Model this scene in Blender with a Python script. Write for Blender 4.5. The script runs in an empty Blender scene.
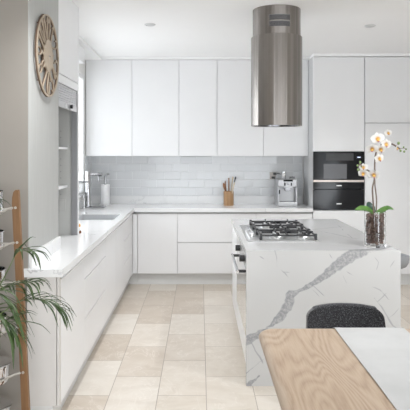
import bpy, bmesh, math, random
from mathutils import Vector, Matrix
random.seed(7)
S = bpy.context.scene
COL = S.collection
PI = math.pi

# ------------------------------------------------------------------ camera
F = 570.0
EYE = 1.555
cam = bpy.data.cameras.new('camera'); camo = bpy.data.objects.new('camera', cam); COL.objects.link(camo)
camo.location = (0, 0, EYE); camo.rotation_euler = (PI/2, 0, 0)
cam.sensor_fit = 'HORIZONTAL'; cam.sensor_width = 36.0; cam.lens = F/410*36
cam.shift_x = (205-200)/410; cam.shift_y = -(205-152)/410
cam.clip_start = 0.02; cam.clip_end = 100
S.camera = camo
# ------------------------------------------------------------------ world, lights, exposure
W = bpy.data.worlds.new('world'); S.world = W; W.use_nodes = True
bg = W.node_tree.nodes['Background']; bg.inputs[0].default_value = (0.87, 0.935, 1.0, 1); bg.inputs[1].default_value = 3.0
def area(name, loc, rot, sx, sy, power, col=(1, 1, 1)):
    l = bpy.data.lights.new(name, 'AREA'); l.shape = 'RECTANGLE'; l.size = sx; l.size_y = sy
    l.energy = power; l.color = col
    o = bpy.data.objects.new(name, l); COL.objects.link(o); o.location = loc; o.rotation_euler = rot
    return o
area('daylight_rear_doors', (0.2, -2.95, 0.9), (PI/2+.55, 0, 0), 4.4, 1.6, 22, (1.0, 0.985, 0.965))  # daylight assumed through unseen rear doors, tilted up to brighten the ceiling
area('daylight_sink_window', (-1.62, 5.85, 1.8), (0, -PI/2-.35, 0), 1.3, 1.9, 15, (0.95, 0.98, 1.0))
for dx_, dy_ in ((-.448, 5.1), (1.54, 5.16), (-.448, 2.9), (1.54, 2.9)):     # two ceiling downlights, plus an unseen nearer pair added to brighten the room
    l_ = bpy.data.lights.new('downlight_and_fill_lamp', 'SPOT'); l_.energy = 93; l_.spot_size = math.radians(130); l_.spot_blend = .8; l_.shadow_soft_size = .09; l_.color = (.965, .98, 1)
    o_ = bpy.data.objects.new('downlight_and_fill_lamp', l_); COL.objects.link(o_); o_.location = (dx_, dy_, 2.68)
area('ceiling_fill_right', (3.35, -1.0, .9), (0, PI/2+.6, 0), 1.6, 2.2, 60, (0.93, 0.965, 1.0))  # added fill at the unseen right opening, aimed up to brighten the ceiling
S.view_settings.view_transform = 'Standard'
S.view_settings.look = 'None'
S.view_settings.exposure = 0.29
S.view_settings.gamma = 1.0
S.view_settings.use_curve_mapping = False

# ------------------------------------------------------------------ helpers
def U(px, py, Y):
    s = F/Y
    return Vector(((px-200)/s, Y, EYE-(py-152)/s))

class MB:
    def __init__(self): self.bm = bmesh.new()
    def box(self, x0, x1, y0, y1, z0, z1, bev=0.0, seg=1):
        t = bmesh.new()
        v = [t.verts.new(p) for p in ((x0,y0,z0),(x1,y0,z0),(x1,y1,z0),(x0,y1,z0),(x0,y0,z1),(x1,y0,z1),(x1,y1,z1),(x0,y1,z1))]
        for f in ((3,2,1,0),(4,5,6,7),(0,1,5,4),(1,2,6,5),(2,3,7,6),(3,0,4,7)): t.faces.new([v[i] for i in f])
        if bev > 0: bmesh.ops.bevel(t, geom=list(t.edges), offset=bev, segments=seg, affect='EDGES', profile=0.5)
        self.add(t); return self
    def add(self, t, m=None):
        if m is not None: bmesh.ops.transform(t, matrix=m, verts=t.verts)
        me = bpy.data.meshes.new('tmp'); t.to_mesh(me); t.free(); self.bm.from_mesh(me); bpy.data.meshes.remove(me)
        return self
    def lathe(self, prof, n=32, c=(0,0,0), m=None):
        """prof: (radius, z) list; closes at radius 0"""
        t = bmesh.new(); rings = []
        for r, z in prof:
            if r < 1e-6: rings.append([t.verts.new((0,0,z))])
            else: rings.append([t.verts.new((r*math.cos(2*PI*i/n), r*math.sin(2*PI*i/n), z)) for i in range(n)])
        for a, b in zip(rings, rings[1:]):
            for i in range(n):
                j = (i+1) % n
                if len(a) == 1 and len(b) == 1: continue
                if len(a) == 1: t.faces.new((a[0], b[j], b[i]))
                elif len(b) == 1: t.faces.new((a[i], a[j], b[0]))
                else: t.faces.new((a[i], a[j], b[j], b[i]))
        bmesh.ops.recalc_face_normals(t, faces=t.faces)
        mm = Matrix.Translation(c)
        if m is not None: mm = mm @ m
        return self.add(t, mm)
    def cyl(self, a, b, r, n=16, r2=None):
        a = Vector(a); b = Vector(b); d = b-a; L = d.length
        q = d.to_track_quat('Z', 'Y').to_matrix().to_4x4()
        r2 = r if r2 is None else r2
        e = min(r, r2, L/2)*0.12
        return self.lathe([(0,0),(r-e,0),(r,e),(r2,L-e),(r2-e,L),(0,L)], n, a, q)
    def tube(self, pts, rad, n=10, closed=False):
        pts = [Vector(p) for p in pts]; t = bmesh.new(); rings = []; N = len(pts)
        up = None
        for i, p in enumerate(pts):
            if closed: d = pts[(i+1) % N]-pts[i-1]
            else: d = pts[min(i+1, N-1)]-pts[max(i-1, 0)]
            d.normalize()
            if up is None: up = d.orthogonal().normalized()
            up = (up - d*up.dot(d)).normalized(); w = d.cross(up)
            r = rad[i] if isinstance(rad, (list, tuple)) else rad
            rings.append([t.verts.new(p + (up*math.cos(2*PI*k/n)+w*math.sin(2*PI*k/n))*r) for k in range(n)])
        pr = list(zip(rings, rings[1:])) + ([(rings[-1], rings[0])] if closed else [])
        for a, b in pr:
            for k in range(n): t.faces.new((a[k], a[(k+1) % n], b[(k+1) % n], b[k]))
        if not closed: t.faces.new(rings[0][::-1]); t.faces.new(rings[-1])
        bmesh.ops.recalc_face_normals(t, faces=t.faces)
        return self.add(t)
    def loft(self, rings, cap=True):
        t = bmesh.new(); R = [[t.verts.new(p) for p in r] for r in rings]; n = len(R[0])
        for a, b in zip(R, R[1:]):
            for k in range(n): t.faces.new((a[k], a[(k+1) % n], b[(k+1) % n], b[k]))
        if cap: t.faces.new(R[0][::-1]); t.faces.new(R[-1])
        bmesh.ops.recalc_face_normals(t, faces=t.faces)
        return self.add(t)
    def sphere(self, c, r, sc=(1,1,1), n=16, m=None):
        t = bmesh.new(); bmesh.ops.create_uvsphere(t, u_segments=n, v_segments=max(6, n//2), radius=r)
        mm = Matrix.Translation(c)
        if m is not None: mm = mm @ m
        return self.add(t, mm @ Matrix.Diagonal((sc[0], sc[1], sc[2], 1)))
    def build(self, name, mat, parent=None, smooth=True, ang=35, stuff=False, label=None):
        me = bpy.data.meshes.new(name); self.bm.to_mesh(me); self.bm.free()
        if smooth:
            for p in me.polygons: p.use_smooth = True
            try: me.set_sharp_from_angle(angle=math.radians(ang))
            except Exception: pass
        if mat: me.materials.append(mat)
        o = bpy.data.objects.new(name, me); COL.objects.link(o)
        if parent: o.parent = parent
        if stuff: o['kind'] = 'stuff'
        if label: o['label'] = label
        return o

def thing(name, label, cat, loc=(0,0,0), rz=0, group=None):
    o = bpy.data.objects.new(name, None); COL.objects.link(o); o.empty_display_size = 0.1
    o.location = loc; o.rotation_euler = (0,0,rz); o['label'] = label; o['category'] = cat
    if group: o['group'] = group
    return o
def tag(o, label, cat, group=None):
    o['label'] = label; o['category'] = cat
    if group: o['group'] = group
    return o
def struct(o): o['kind'] = 'structure'; return o
def copy_tree(o, parent=None):
    c = o.copy(); COL.objects.link(c); c.parent = parent
    for ch in list(o.children): copy_tree(ch, c)
    return c

# ------------------------------------------------------------------ materials
def mat(name, col=(.8,.8,.8), rough=.5, metal=0, **kw):
    m = bpy.data.materials.new(name); m.use_nodes = True
    b = m.node_tree.nodes['Principled BSDF']
    b.inputs['Base Color'].default_value = (*col, 1); b.inputs['Roughness'].default_value = rough; b.inputs['Metallic'].default_value = metal
    for k, v in kw.items(): b.inputs[k.replace('_', ' ')].default_value = v
    return m
class NT:
    def __init__(self, m):
        self.t = m.node_tree; self.b = m.node_tree.nodes['Principled BSDF']
    def n(self, typ, ins={}, **props):
        nd = self.t.nodes.new(typ)
        for k, v in props.items(): setattr(nd, k, v)
        for k, v in ins.items():
            if isinstance(v, bpy.types.NodeSocket): self.t.links.new(v, nd.inputs[k])
            else: nd.inputs[k].default_value = v
        return nd
    def math(self, op, a, b=0.0, c=0.0, clamp=False):
        return self.n('ShaderNodeMath', {0: a, 1: b, 2: c}, operation=op, use_clamp=clamp).outputs[0]
    def ramp(self, fac, stops, interp='LINEAR'):
        nd = self.n('ShaderNodeValToRGB', {0: fac}); r = nd.color_ramp; r.interpolation = interp
        while len(r.elements) < len(stops): r.elements.new(0.5)
        for e, (p, c) in zip(r.elements, stops): e.position = p; e.color = (*c, 1)
        return nd.outputs[0]
    def mix(self, fac, a, b):
        nd = self.n('ShaderNodeMix', {0: fac}, data_type='RGBA')
        for k, v in ((6, a), (7, b)):
            if isinstance(v, bpy.types.NodeSocket): self.t.links.new(v, nd.inputs[k])
            else: nd.inputs[k].default_value = (*v, 1)
        return nd.outputs[2]
    def link(self, s, name): self.t.links.new(s, self.b.inputs[name])
    def pos(self): return self.n('ShaderNodeNewGeometry').outputs['Position']
    def mapping(self, v, sc=(1,1,1), loc=(0,0,0), rot=(0,0,0)):
        return self.n('ShaderNodeMapping', {0: v, 1: loc, 2: rot, 3: sc}).outputs[0]
    def noise(self, v, scale, detail=3, rough=.5, dist=0, out='Fac'):
        return self.n('ShaderNodeTexNoise', {'Vector': v, 'Scale': scale, 'Detail': detail, 'Roughness': rough, 'Distortion': dist}).outputs[out]
    def bump(self, h, strength=.3, dist=.01):
        self.link(self.n('ShaderNodeBump', {'Height': h, 'Strength': strength, 'Distance': dist}).outputs[0], 'Normal')

M = {}
def paint(name, col, rough=.6, amt=.02, bump=.02):
    m = mat(name, col, rough); t = NT(m); p = t.pos()
    n = t.noise(p, 3, 4)
    t.link(t.ramp(n, [(.3, tuple(c*(1-amt) for c in col)), (.7, tuple(min(1, c*(1+amt)) for c in col))]), 'Base Color')
    t.bump(t.noise(p, 180, 2), bump, .001)
    return m
M['ceiling'] = paint('ceiling_paint', (.95,.95,.95), .8, .005)
M['wall'] = paint('white_wall_paint', (.80,.79,.77), .7)
M['beige'] = paint('beige_wall_paint', (.30,.275,.245), .8)
M['lacquer'] = paint('white_lacquer', (.84,.84,.845), .33, .01, .005)
M['endpanel'] = paint('shaded_white_panel', (.66,.635,.61), .4, .01, .005)  # the end panel's shade is put into this darker, warmer white
M['kick'] = paint('kickboard', (.70,.70,.69), .5)
M['gap'] = mat('shadow_gap_board', (.62,.62,.62), .7)
M['inside'] = paint('grey_laminate', (.50,.50,.48), .6)
M['shutter'] = mat('shutter_aluminium', (.62,.62,.63), .4, .5)
M['track'] = mat('track_aluminium', (.34,.34,.35), .38, .5)
M['steel'] = mat('brushed_steel', (.68,.68,.68), .32, 1)
M['chrome'] = mat('chrome', (.80,.80,.81), .1, 1)
M['tapmetal'] = mat('tap_metal', (.52,.52,.53), .22, 1)
M['darkchrome'] = mat('dark_chrome', (.30,.30,.31), .2, 1)
M['blackglass'] = mat('black_glass', (.008,.008,.010), .08, Specular_IOR_Level=.22)
M['blackplastic'] = mat('black_plastic', (.02,.02,.022), .4)
M['iron'] = mat('cast_iron', (.025,.025,.027), .45)
M['whiteplastic'] = mat('white_plastic', (.8,.8,.8), .35)
M['glass'] = mat('clear_glass', (1,1,1), .0, 0, Transmission_Weight=1.0, IOR=1.45)
M['greyglass'] = mat('oven_door_glass', (.72,.71,.70), .04, .75)
M['paper'] = paint('paper_towel', (.93,.93,.93), .95, .01, .1)
M['stool'] = mat('grey_shell_plastic', (.30,.31,.32), .45)
M['black_metal'] = mat('black_powder_coat', (.03,.03,.03), .45)
M['orange'] = mat('orange_cap', (.85,.42,.08), .4)
M['brown'] = mat('brown_ceramic', (.22,.09,.04), .4)
M['strap'] = mat('satin_steel_strap', (.55,.52,.48), .4, .8)
M['lamp'] = mat('downlight_lens', (.9,.9,.9), .4, 0, Emission_Strength=.0)
M['soil'] = paint('soil', (.06,.04,.03), .95)
M['pot'] = paint('white_ceramic', (.7,.69,.66), .4)

# white board with faint vertical wood grain on the pier
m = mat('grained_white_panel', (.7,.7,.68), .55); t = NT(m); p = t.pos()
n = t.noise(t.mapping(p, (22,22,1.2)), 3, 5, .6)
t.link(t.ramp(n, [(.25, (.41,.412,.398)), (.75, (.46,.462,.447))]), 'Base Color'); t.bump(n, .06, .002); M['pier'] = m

# brushed stainless hood: vertical streaks in colour and bump imitate reflections
m = mat('hood_stainless', (.34,.315,.295), .34, 1, Anisotropic=.92, Anisotropic_Rotation=.25); t = NT(m); p = t.pos()
n = t.noise(t.mapping(p, (13,13,.02)), 2.0, 3, .55)
t.link(t.ramp(n, [(.3, (.22,.20,.185)), (.7, (.36,.335,.315))]), 'Base Color'); t.bump(n, .35, .02)
t.link(t.n('ShaderNodeTangent', direction_type='RADIAL', axis='Z').outputs[0], 'Tangent')
M['hood'] = m

# generic quartz with faint grey veins
def quartz(name, base=(.80,.80,.80), vein=(.47,.47,.48), amt=.8, rough=.12, segs=None):
    m = mat(name, base, rough); t = NT(m); p = t.pos()
    warp = t.n('ShaderNodeVectorMath', {0: t.noise(p, 5, 5, .6, out='Color'), 1: (.5,.5,.5)}, operation='SUBTRACT').outputs[0]
    fine = t.n('ShaderNodeVectorMath', {0: t.noise(p, 40, 3, .6, out='Color'), 1: (.5,.5,.5)}, operation='SUBTRACT').outputs[0]
    def off(v, w, k): 
        s = t.n('ShaderNodeVectorMath', {0: w, 'Scale': k}, operation='SCALE').outputs[0]
        return t.n('ShaderNodeVectorMath', {0: v, 1: s}, operation='ADD').outputs[0]
    if segs is None:
        n = t.noise(off(p, warp, .35), 1.1, 2, .4)
        d = t.math('ABSOLUTE', t.math('SUBTRACT', n, .5))
        line = t.math('SUBTRACT', 1.0, t.math('DIVIDE', d, .006), clamp=True)
        mask = t.math('MULTIPLY', t.math('SUBTRACT', t.noise(p, 1.7, 2), .42), 5, clamp=True)
        f = t.math('MULTIPLY', t.math('MULTIPLY', line, mask), amt, clamp=True)
        c = t.mix(f, base, vein)
    else:
        ft = t.n('ShaderNodeAttribute', attribute_name='vein_broad').outputs['Fac']
        fn = t.n('ShaderNodeAttribute', attribute_name='vein_fine').outputs['Fac']
        fthick = t.math('MULTIPLY', t.math('SUBTRACT', 1.12, ft), 4.5, clamp=True)
        edge = t.math('SUBTRACT', 1.0, t.math('MULTIPLY', t.math('ABSOLUTE', t.math('SUBTRACT', ft, .92)), 6.0), clamp=True)
        fthin = t.math('MULTIPLY', t.math('SUBTRACT', 1.5, fn), 1.5, clamp=True)
        brk = t.math('MULTIPLY_ADD', t.noise(p, 9, 2), .9, .4, clamp=True)
        fthin = t.math('MULTIPLY', fthin, brk)
        spk = t.noise(p, 55, 4, .7)
        vc = t.ramp(spk, [(.32, (.46,.455,.455)), (.48, (.36,.36,.365)), (.6, (.27,.275,.285)), (.75, (.42,.42,.42))])
        c = t.mix(fthick, base, vc)
        c = t.mix(t.math('MULTIPLY', edge, .35), c, (.34,.345,.36))
        c = t.mix(t.math('MULTIPLY', fthin, .8), c, (.30,.30,.32))
        # tiny dark flecks
        vo = t.n('ShaderNodeTexVoronoi', {'Vector': p, 'Scale': 14.0}).outputs['Distance']
        c = t.mix(t.math('MULTIPLY', t.math('LESS_THAN', vo, .035), .35), c, (.5,.5,.5))
    t.link(c, 'Base Color')
    return m
M['bench'] = quartz('white_quartz', (.82,.82,.82))
IF = 3.787  # island front
def ip(px, py): return tuple(U(px, py, IF))
def tp(px, py):
    s = (py-152)/(EYE-.9); return tuple(U(px, py, F/s))
thick = [[(ip(238,343),.022),(ip(250,337),.026),(ip(259,333),.022),(ip(271,326),.012),(ip(281,318),.030),(ip(288,306),.034),(ip(290,295),.030),(ip(298,291),.014),(ip(309,286),.016),(ip(322,278),.022),(ip(333,269),.034),(ip(345,260),.042),(ip(357,251),.036),(tp(376,249),.03),(tp(392,246),.02)],
         [(ip(244,388),.02),(ip(254,380),.012),(ip(264,373),.004)]]
thin = [[(ip(274.5,250),.0035),(ip(276.5,258),.0035),(ip(277,267),.004),(ip(285,273),.0035),(ip(291,281),.0045),(ip(292,294),.004)],
        [(ip(247,251),.0025),(ip(260,258),.003),(ip(276,270),.002),(ip(296,274),.0025),(ip(309,281),.003),(ip(318,290),.003),(ip(331,302),.002)],
        [(ip(250,340),.003),(ip(254,350),.004),(ip(262,362),.005),(ip(265,372),.005)],
        [(ip(246,374),.003),(ip(256,366),.004),(ip(266,358),.002)],
        [(ip(344,270),.0025),(ip(356,277),.003),(ip(369,285),.0035),(ip(380,290),.004),(ip(388,299),.003),(ip(400,303),.003)],
        [(ip(397,256),.0025),(ip(391,267),.003),(ip(394,276),.003),(ip(387,283),.003),(ip(388,292),.003),(ip(377,301),.003)],
        [(ip(374,297),.002),(ip(381,306),.004),(ip(388,317),.005),(ip(393,325),.005),(ip(400,329),.005)],
        [(ip(309,286),.002),(ip(325,302),.0025),(ip(340,300),.0025),(ip(346,285),.002),(ip(341,272),.002)],
        [(ip(327,252),.002),(ip(333,262),.0025),(ip(343,268),.002)],
        [(ip(370,251),.002),(ip(378,262),.002),(ip(376,271),.002),(ip(368,284),.0025)],
        [(ip(399,306),.003),(ip(392,314),.003),(ip(385,321),.002)],
        [(tp(313,229.5),.004),(tp(328,228),.005),(tp(344,226.5),.003)],
        [(tp(316,230.5),.003),(tp(333,233.5),.006),(tp(350,238),.005),(tp(368,240),.003)],
        [(tp(247,249),.002),(tp(262,244),.003),(tp(300,246),.002)],
        [(tp(335,222),.002),(tp(345,232),.004),(tp(352,238),.003)]]
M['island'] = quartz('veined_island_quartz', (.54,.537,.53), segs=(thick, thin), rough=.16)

# oak with cathedral grain (grain runs along Y)
m = mat('light_oak', (.6,.45,.3), .42); t = NT(m); p = t.pos()
n = t.noise(t.mapping(p, (3.2,.42,3.2), (2.3,.9,0)), 1.5, 2, .35, .25)
rings = t.math('FRACT', t.math('MULTIPLY', n, 27))
tri = t.math('ABSOLUTE', t.math('SUBTRACT', rings, .5))
fib = t.noise(t.mapping(p, (95,5,95)), 2, 4, .6)
v = t.math('ADD', t.math('MULTIPLY', tri, .6), t.math('MULTIPLY', fib, .62))
big = t.noise(t.mapping(p, (5,.6,5)), 1, 2)
c = t.ramp(v, [(.22, (.29,.20,.13)), (.42, (.385,.285,.20)), (.62, (.44,.34,.25))])
c = t.mix(t.math('MULTIPLY', t.math('SUBTRACT', big, .4), 1.2, clamp=True), c, (.43,.325,.235))
t.link(c, 'Base Color'); t.bump(fib, .05, .002); M['oak'] = m
def wood(name, a, b, axis=2, rough=.5):
    m = mat(name, a, rough); t = NT(m); tc = t.n('ShaderNodeTexCoord').outputs['Object']
    sc = [30,30,30]; sc[axis] = 2.5
    n = t.noise(t.mapping(tc, tuple(sc)), 1.2, 5, .6, .4)
    t.link(t.ramp(n, [(.3, a), (.7, b)]), 'Base Color'); t.bump(n, .1, .002); return m
M['bamboo'] = wood('bamboo', (.165,.08,.030), (.25,.13,.055))
M['crock'] = wood('crock_bamboo', (.32,.175,.08), (.47,.29,.15))
M['spoon'] = wood('spoon_wood', (.22,.10,.05), (.36,.18,.09))
M['palewood'] = wood('pale_spoon_wood', (.55,.45,.32), (.70,.60,.45))
M['clockwood'] = wood('clock_plywood', (.40,.32,.24), (.50,.41,.315))
M['clockedge'] = mat('laser_cut_edge', (.13,.08,.05), .7)

# travertine floor tiles .61 x .305 running away from the camera
m = mat('travertine_tiles', (.6,.5,.4), .32); t = NT(m); p = t.pos()
q = t.mapping(p, (1,1,1), (0.0,0,0), (0,0,PI/2))   # swap axes
sep = t.n('ShaderNodeSeparateXYZ', {0: p})
cmb = t.n('ShaderNodeCombineXYZ', {0: t.math('ADD', sep.outputs[1], .02), 1: t.math('ADD', sep.outputs[0], .58+3.1), 2: 0.0}).outputs[0]
def brick(mort, c1, c2, cm):
    nd = t.n('ShaderNodeTexBrick', {'Vector': cmb, 'Scale': 1.0, 'Mortar Size': mort, 'Mortar Smooth': .1, 'Bias': 0.0, 'Brick Width': .61, 'Row Height': .31,
              'Color1': (*c1,1), 'Color2': (*c2,1), 'Mortar': (*cm,1)}); nd.offset = .5; return nd
bk = brick(.0022, (.0,.0,.0), (1,1,1), (.5,.5,.5))
tone = t.ramp(bk.outputs['Color'], [(0, (.43,.35,.275)), (.25, (.61,.555,.48)), (.5, (.70,.66,.60)), (.72, (.50,.425,.35)), (1, (.66,.61,.54))])
cl = t.noise(t.mapping(p, (1.0,1.6,1)), 4.5, 5, .65, .8)
cloud = t.ramp(cl, [(.35, (.50,.42,.335)), (.52, (.62,.55,.47)), (.7, (.72,.67,.60))])
c = t.mix(.38, tone, cloud)
vn = t.math('ABSOLUTE', t.math('SUBTRACT', t.noise(t.mapping(p, (1.4,.7,1)), 3.2, 4, .6, 1.2), .5))
c = t.mix(t.math('MULTIPLY', t.math('SUBTRACT', 1.0, t.math('DIVIDE', vn, .012), clamp=True), .3), c, (.80,.75,.69))
pit = t.noise(p, 60, 3, .7)
c = t.mix(t.math('MULTIPLY', t.math('SUBTRACT', pit, .68), 5, clamp=True), c, (.45,.35,.26))
c = t.mix(bk.outputs['Fac'], c, (.32,.27,.22))
t.link(c, 'Base Color'); t.link(t.ramp(cl, [(.3, (.28,.28,.28)), (.7, (.45,.45,.45))]), 'Roughness')
t.bump(t.math('SUBTRACT', 1.0, bk.outputs['Fac']), .4, .002); M['floor'] = m

# glossy subway tiles 0.2 x 0.1 with hand-made tilt (u = X or Y)
def subway(name, axis):
    m = mat(name, (.66,.68,.69), .07); t = NT(m); p = t.pos(); sep = t.n('ShaderNodeSeparateXYZ', {0: p})
    uv = t.n('ShaderNodeCombineXYZ', {0: t.math('ADD', sep.outputs[axis], 4.02), 1: t.math('SUBTRACT', sep.outputs[2], 1.005), 2: 0.0}).outputs[0]
    nd = t.n('ShaderNodeTexBrick', {'Vector': uv, 'Scale': 1.0, 'Mortar Size': .003, 'Mortar Smooth': .4, 'Brick Width': .204, 'Row Height': .1,
             'Color1': (0,0,0,1), 'Color2': (1,1,1,1), 'Mortar': (.5,.5,.5,1)}); nd.offset = .5
    c = t.ramp(nd.outputs['Color'], [(0, (.68,.69,.70)), (1, (.71,.72,.73))])
    c = t.mix(nd.outputs['Fac'], c, (.82,.83,.84)); t.link(c, 'Base Color')
    wav = t.noise(p, 9, 2)
    # each tile lies at its own slight angle
    rnd = t.math('SUBTRACT', nd.outputs['Color'], .5)
    u2 = t.math('MULTIPLY', t.math('MULTIPLY', rnd, sep.outputs[2]), .12)
    u3 = t.math('MULTIPLY', t.math('MULTIPLY', rnd, sep.outputs[axis]), .06)
    h = t.math('ADD', t.math('ADD', t.math('MULTIPLY', t.math('SUBTRACT', 1.0, nd.outputs['Fac']), .004), t.math('MULTIPLY', wav, .004)), t.math('ADD', u2, u3))
    t.bump(h, .5, .8); return m
M['tile_back'] = subway('subway_tiles_back', 0)
M['tile_left'] = subway('subway_tiles_left', 1)

# fabrics
m = mat('charcoal_tweed', (.03,.03,.035), .95, Sheen_Weight=.3); t = NT(m); p = t.pos()
n = t.noise(p, 190, 2, .8)
t.link(t.ramp(n, [(.4, (.006,.006,.008)), (.55, (.028,.028,.032)), (.68, (.12,.12,.125))]), 'Base Color'); t.bump(n, .5, .003); M['tweed'] = m
m = mat('runner_linen', (.75,.75,.74), .9); t = NT(m); p = t.pos()
n = t.noise(p, 300, 2, .6); t.link(t.ramp(t.noise(p, 4, 4), [(.3, (.43,.43,.425)), (.7, (.50,.50,.495))]), 'Base Color'); t.bump(n, .2, .001); M['linen'] = m
# plants
def leafmat(name, a, b):
    m = mat(name, a, .4); t = NT(m); tc = t.n('ShaderNodeTexCoord').outputs['Object']
    t.link(t.ramp(t.noise(tc, 14, 3), [(.3, a), (.7, b)]), 'Base Color'); return m
M['palm'] = leafmat('palm_green', (.014,.036,.007), (.06,.105,.022))
M['palmstem'] = leafmat('palm_stem', (.10,.16,.05), (.16,.22,.08))
M['orchidleaf'] = leafmat('orchid_leaf_green', (.05,.13,.03), (.12,.26,.05))
M['orchiddark'] = leafmat('dark_blue_green_leaf', (.02,.06,.05), (.05,.11,.08))
M['orchidstem'] = leafmat('orchid_stem', (.13,.09,.07), (.22,.17,.14))
M['bud'] = leafmat('orchid_bud', (.16,.25,.08), (.26,.36,.14))
m = mat('petal_white', (.93,.92,.90), .6); t = NT(m); tc = t.n('ShaderNodeTexCoord').outputs['Object']
ln_ = t.n('ShaderNodeVectorMath', {0: tc}, operation='LENGTH').outputs['Value']
pc = t.ramp(t.math('MULTIPLY', ln_, 25), [(.0, (.80,.50,.12)), (.22, (.85,.62,.30)), (.36, (.92,.84,.78)), (.5, (.94,.93,.91))])
t.link(pc, 'Base Color')
tr_ = t.n('ShaderNodeBsdfTranslucent', {0: pc}); mx_ = t.n('ShaderNodeMixShader', {0: .45, 1: t.b.outputs[0], 2: tr_.outputs[0]})
m.node_tree.links.new(mx_.outputs[0], m.node_tree.nodes['Material Output'].inputs['Surface']); M['petal'] = m
M['lip'] = mat('lip_yellow', (.85,.55,.12), .5)
M['pinklip'] = mat('lip_pink', (.55,.22,.25), .5)
M['bark'] = leafmat('bark_brown', (.06,.03,.022), (.22,.12,.085))

# ------------------------------------------------------------------ setting
CEIL = 2.7; XL = -1.385; YB = 7.24; XR = 3.15; PX = -.966; PY0 = 3.2; PY1 = 3.864
struct(MB().box(-3.3, 3.3, -3, 7.5, -.1, 0).build('floor', M['floor'], smooth=False))
struct(MB().box(-3.3, 3.3, -3, 7.5, CEIL, CEIL+.1).build('ceiling', M['ceiling'], smooth=False))
struct(MB().box(-1.5, 3.3, YB, YB+.12, 0, CEIL).build('wall_back', M['wall'], smooth=False))
# left wall behind the sink with the window opening
WY0, WY1, WZ0, WZ1 = 4.85, 6.84, 1.035, 2.47
w = MB(); w.box(XL-.12, XL, PY1, WY0, 0, CEIL); w.box(XL-.12, XL, WY1, YB, 0, CEIL); w.box(XL-.12, XL, WY0, WY1, 0, WZ0); w.box(XL-.12, XL, WY0, WY1, WZ1, CEIL)
struct(w.build('wall_left', M['wall'], smooth=False))
wf = thing('window_1', '', ''); del wf['label']; del wf['category']; struct(wf)
w = MB(); w.box(XL-.035, XL-.003, WY0, WY0+.05, WZ0, WZ1); w.box(XL-.035, XL-.003, WY1-.05, WY1, WZ0, WZ1)
w.box(XL-.035, XL-.003, WY0+.05, WY1-.05, WZ0, WZ0+.05); w.box(XL-.035, XL-.003, WY0+.05, WY1-.05, WZ1-.05, WZ1); w.box(XL-.035, XL-.003, 5.82, 5.87, WZ0+.05, WZ1-.05)
w.build('window_frame', M['whiteplastic'], wf, smooth=False)
MB().box(XL-.022, XL-.016, WY0+.05, WY1-.05, WZ0+.05, WZ1-.05).build('window_pane', M['glass'], wf, smooth=False)
MB().box(XL-.002, XL+.02, WY0, WY1, WZ0, WZ0+.02, .003).build('window_sill', M['bench'], wf, smooth=False)
# pier beside the bench: beige face, white grained side
struct(MB().box(-3.3, PX, PY0, PY0+.06, 0, CEIL).build('wall_front', M['beige'], smooth=False))
struct(MB().box(-1.5, PX-.001, PY0+.06, PY1, 0, CEIL).build('wall_nib', M['wall'], smooth=False))
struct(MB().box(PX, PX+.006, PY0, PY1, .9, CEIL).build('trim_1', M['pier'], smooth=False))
# rest of the room, behind and beside the camera
struct(MB().box(-3.3, -3.2, -3, PY0, 0, CEIL).build('wall_side', M['beige'], smooth=False))
w = MB(); w.box(XR, XR+.12, -3, -2.2, 0, CEIL); w.box(XR, XR+.12, .2, 7.5, 0, CEIL); w.box(XR, XR+.12, -2.2, .2, 2.35, CEIL)
struct(w.build('wall_right', M['wall'], smooth=False))
w = MB(); w.box(-3.3, -2.0, -2.7, -2.6, 0, CEIL); w.box(2.4, 3.3, -2.7, -2.6, 0, CEIL); w.box(-2.0, 2.4, -2.7, -2.6, 2.4, CEIL)
struct(w.build('wall_rear', M['beige'], smooth=False))
# bulkhead and cornice
struct(MB().box(XL, -1.185, 4.54, 6.885, 2.667, CEIL).build('trim_2', M['ceiling'], smooth=False))
struct(MB().box(XL, 1.318, 6.86, YB, 2.671, CEIL).build('trim_3', M['ceiling'], smooth=False))
struct(MB().box(1.318, XR, 6.62, YB, 2.668, CEIL).build('trim_4', M['ceiling'], smooth=False))
# tile fields
struct(MB().box(XL, 1.30, YB-.012, YB-.001, 1.0, 1.52).build('wall_back_tiles', M['tile_back'], smooth=False))
w = MB(); w.box(XL+.0005, XL+.011, 6.85, YB-.012, 1.0, 1.52)
struct(w.build('wall_left_tiles', M['tile_left'], smooth=False))

pel = MB().box(XL+.001, -1.235, 4.56, 6.1, 2.50, 2.666, .004).build('blind_pelmet', M['lacquer'], smooth=False)
tag(pel, 'white box pelmet over the sink window under the ceiling', 'pelmet')

# ------------------------------------------------------------------ worktops
BT = .9; TH = .042
SX0, SX1, SY0, SY1 = -1.25, -.835, 5.50, 6.03
w = MB()
w.box(-.99, -.765, 3.17, 3.2, BT-TH, BT); w.box(PX+.0065, -.765, 3.2, PY1, BT-TH, BT)
w.box(XL, -.765, PY1, SY0, BT-TH, BT); w.box(XL, SX0, SY0, SY1, BT-TH, BT); w.box(SX1, -.765, SY0, SY1, BT-TH, BT)
w.box(XL, -.765, SY1, YB, BT-TH, BT)
wt = w.build('worktop', M['bench'], smooth=False)
tag(wt, 'white quartz worktop of the left run, with the sink cut into it', 'worktop')
w2 = MB().box(-.764, 1.312, 6.62, YB, BT-TH, BT).build('worktop', M['bench'], smooth=False); tag(w2, 'white quartz worktop along the back wall under the subway tiles', 'worktop')
up1 = MB().box(PX+.0065, PX+.022, 3.2, PY1, BT, BT+.085).build('upstand', M['bench'], smooth=False)
up2 = MB().box(XL+.014, 1.30, YB-.030, YB-.0125, BT, 1.0).build('upstand', M['bench'], smooth=False)
up3 = MB().box(XL+.001, XL+.013, 4.55, YB-.031, BT, 1.0).build('upstand', M['bench'], smooth=False)
tag(up1, 'low white quartz upstand below the clock at the near end of the worktop', 'upstand')
tag(up2, 'white quartz upstand under the tiles along the back wall', 'upstand')
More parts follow.
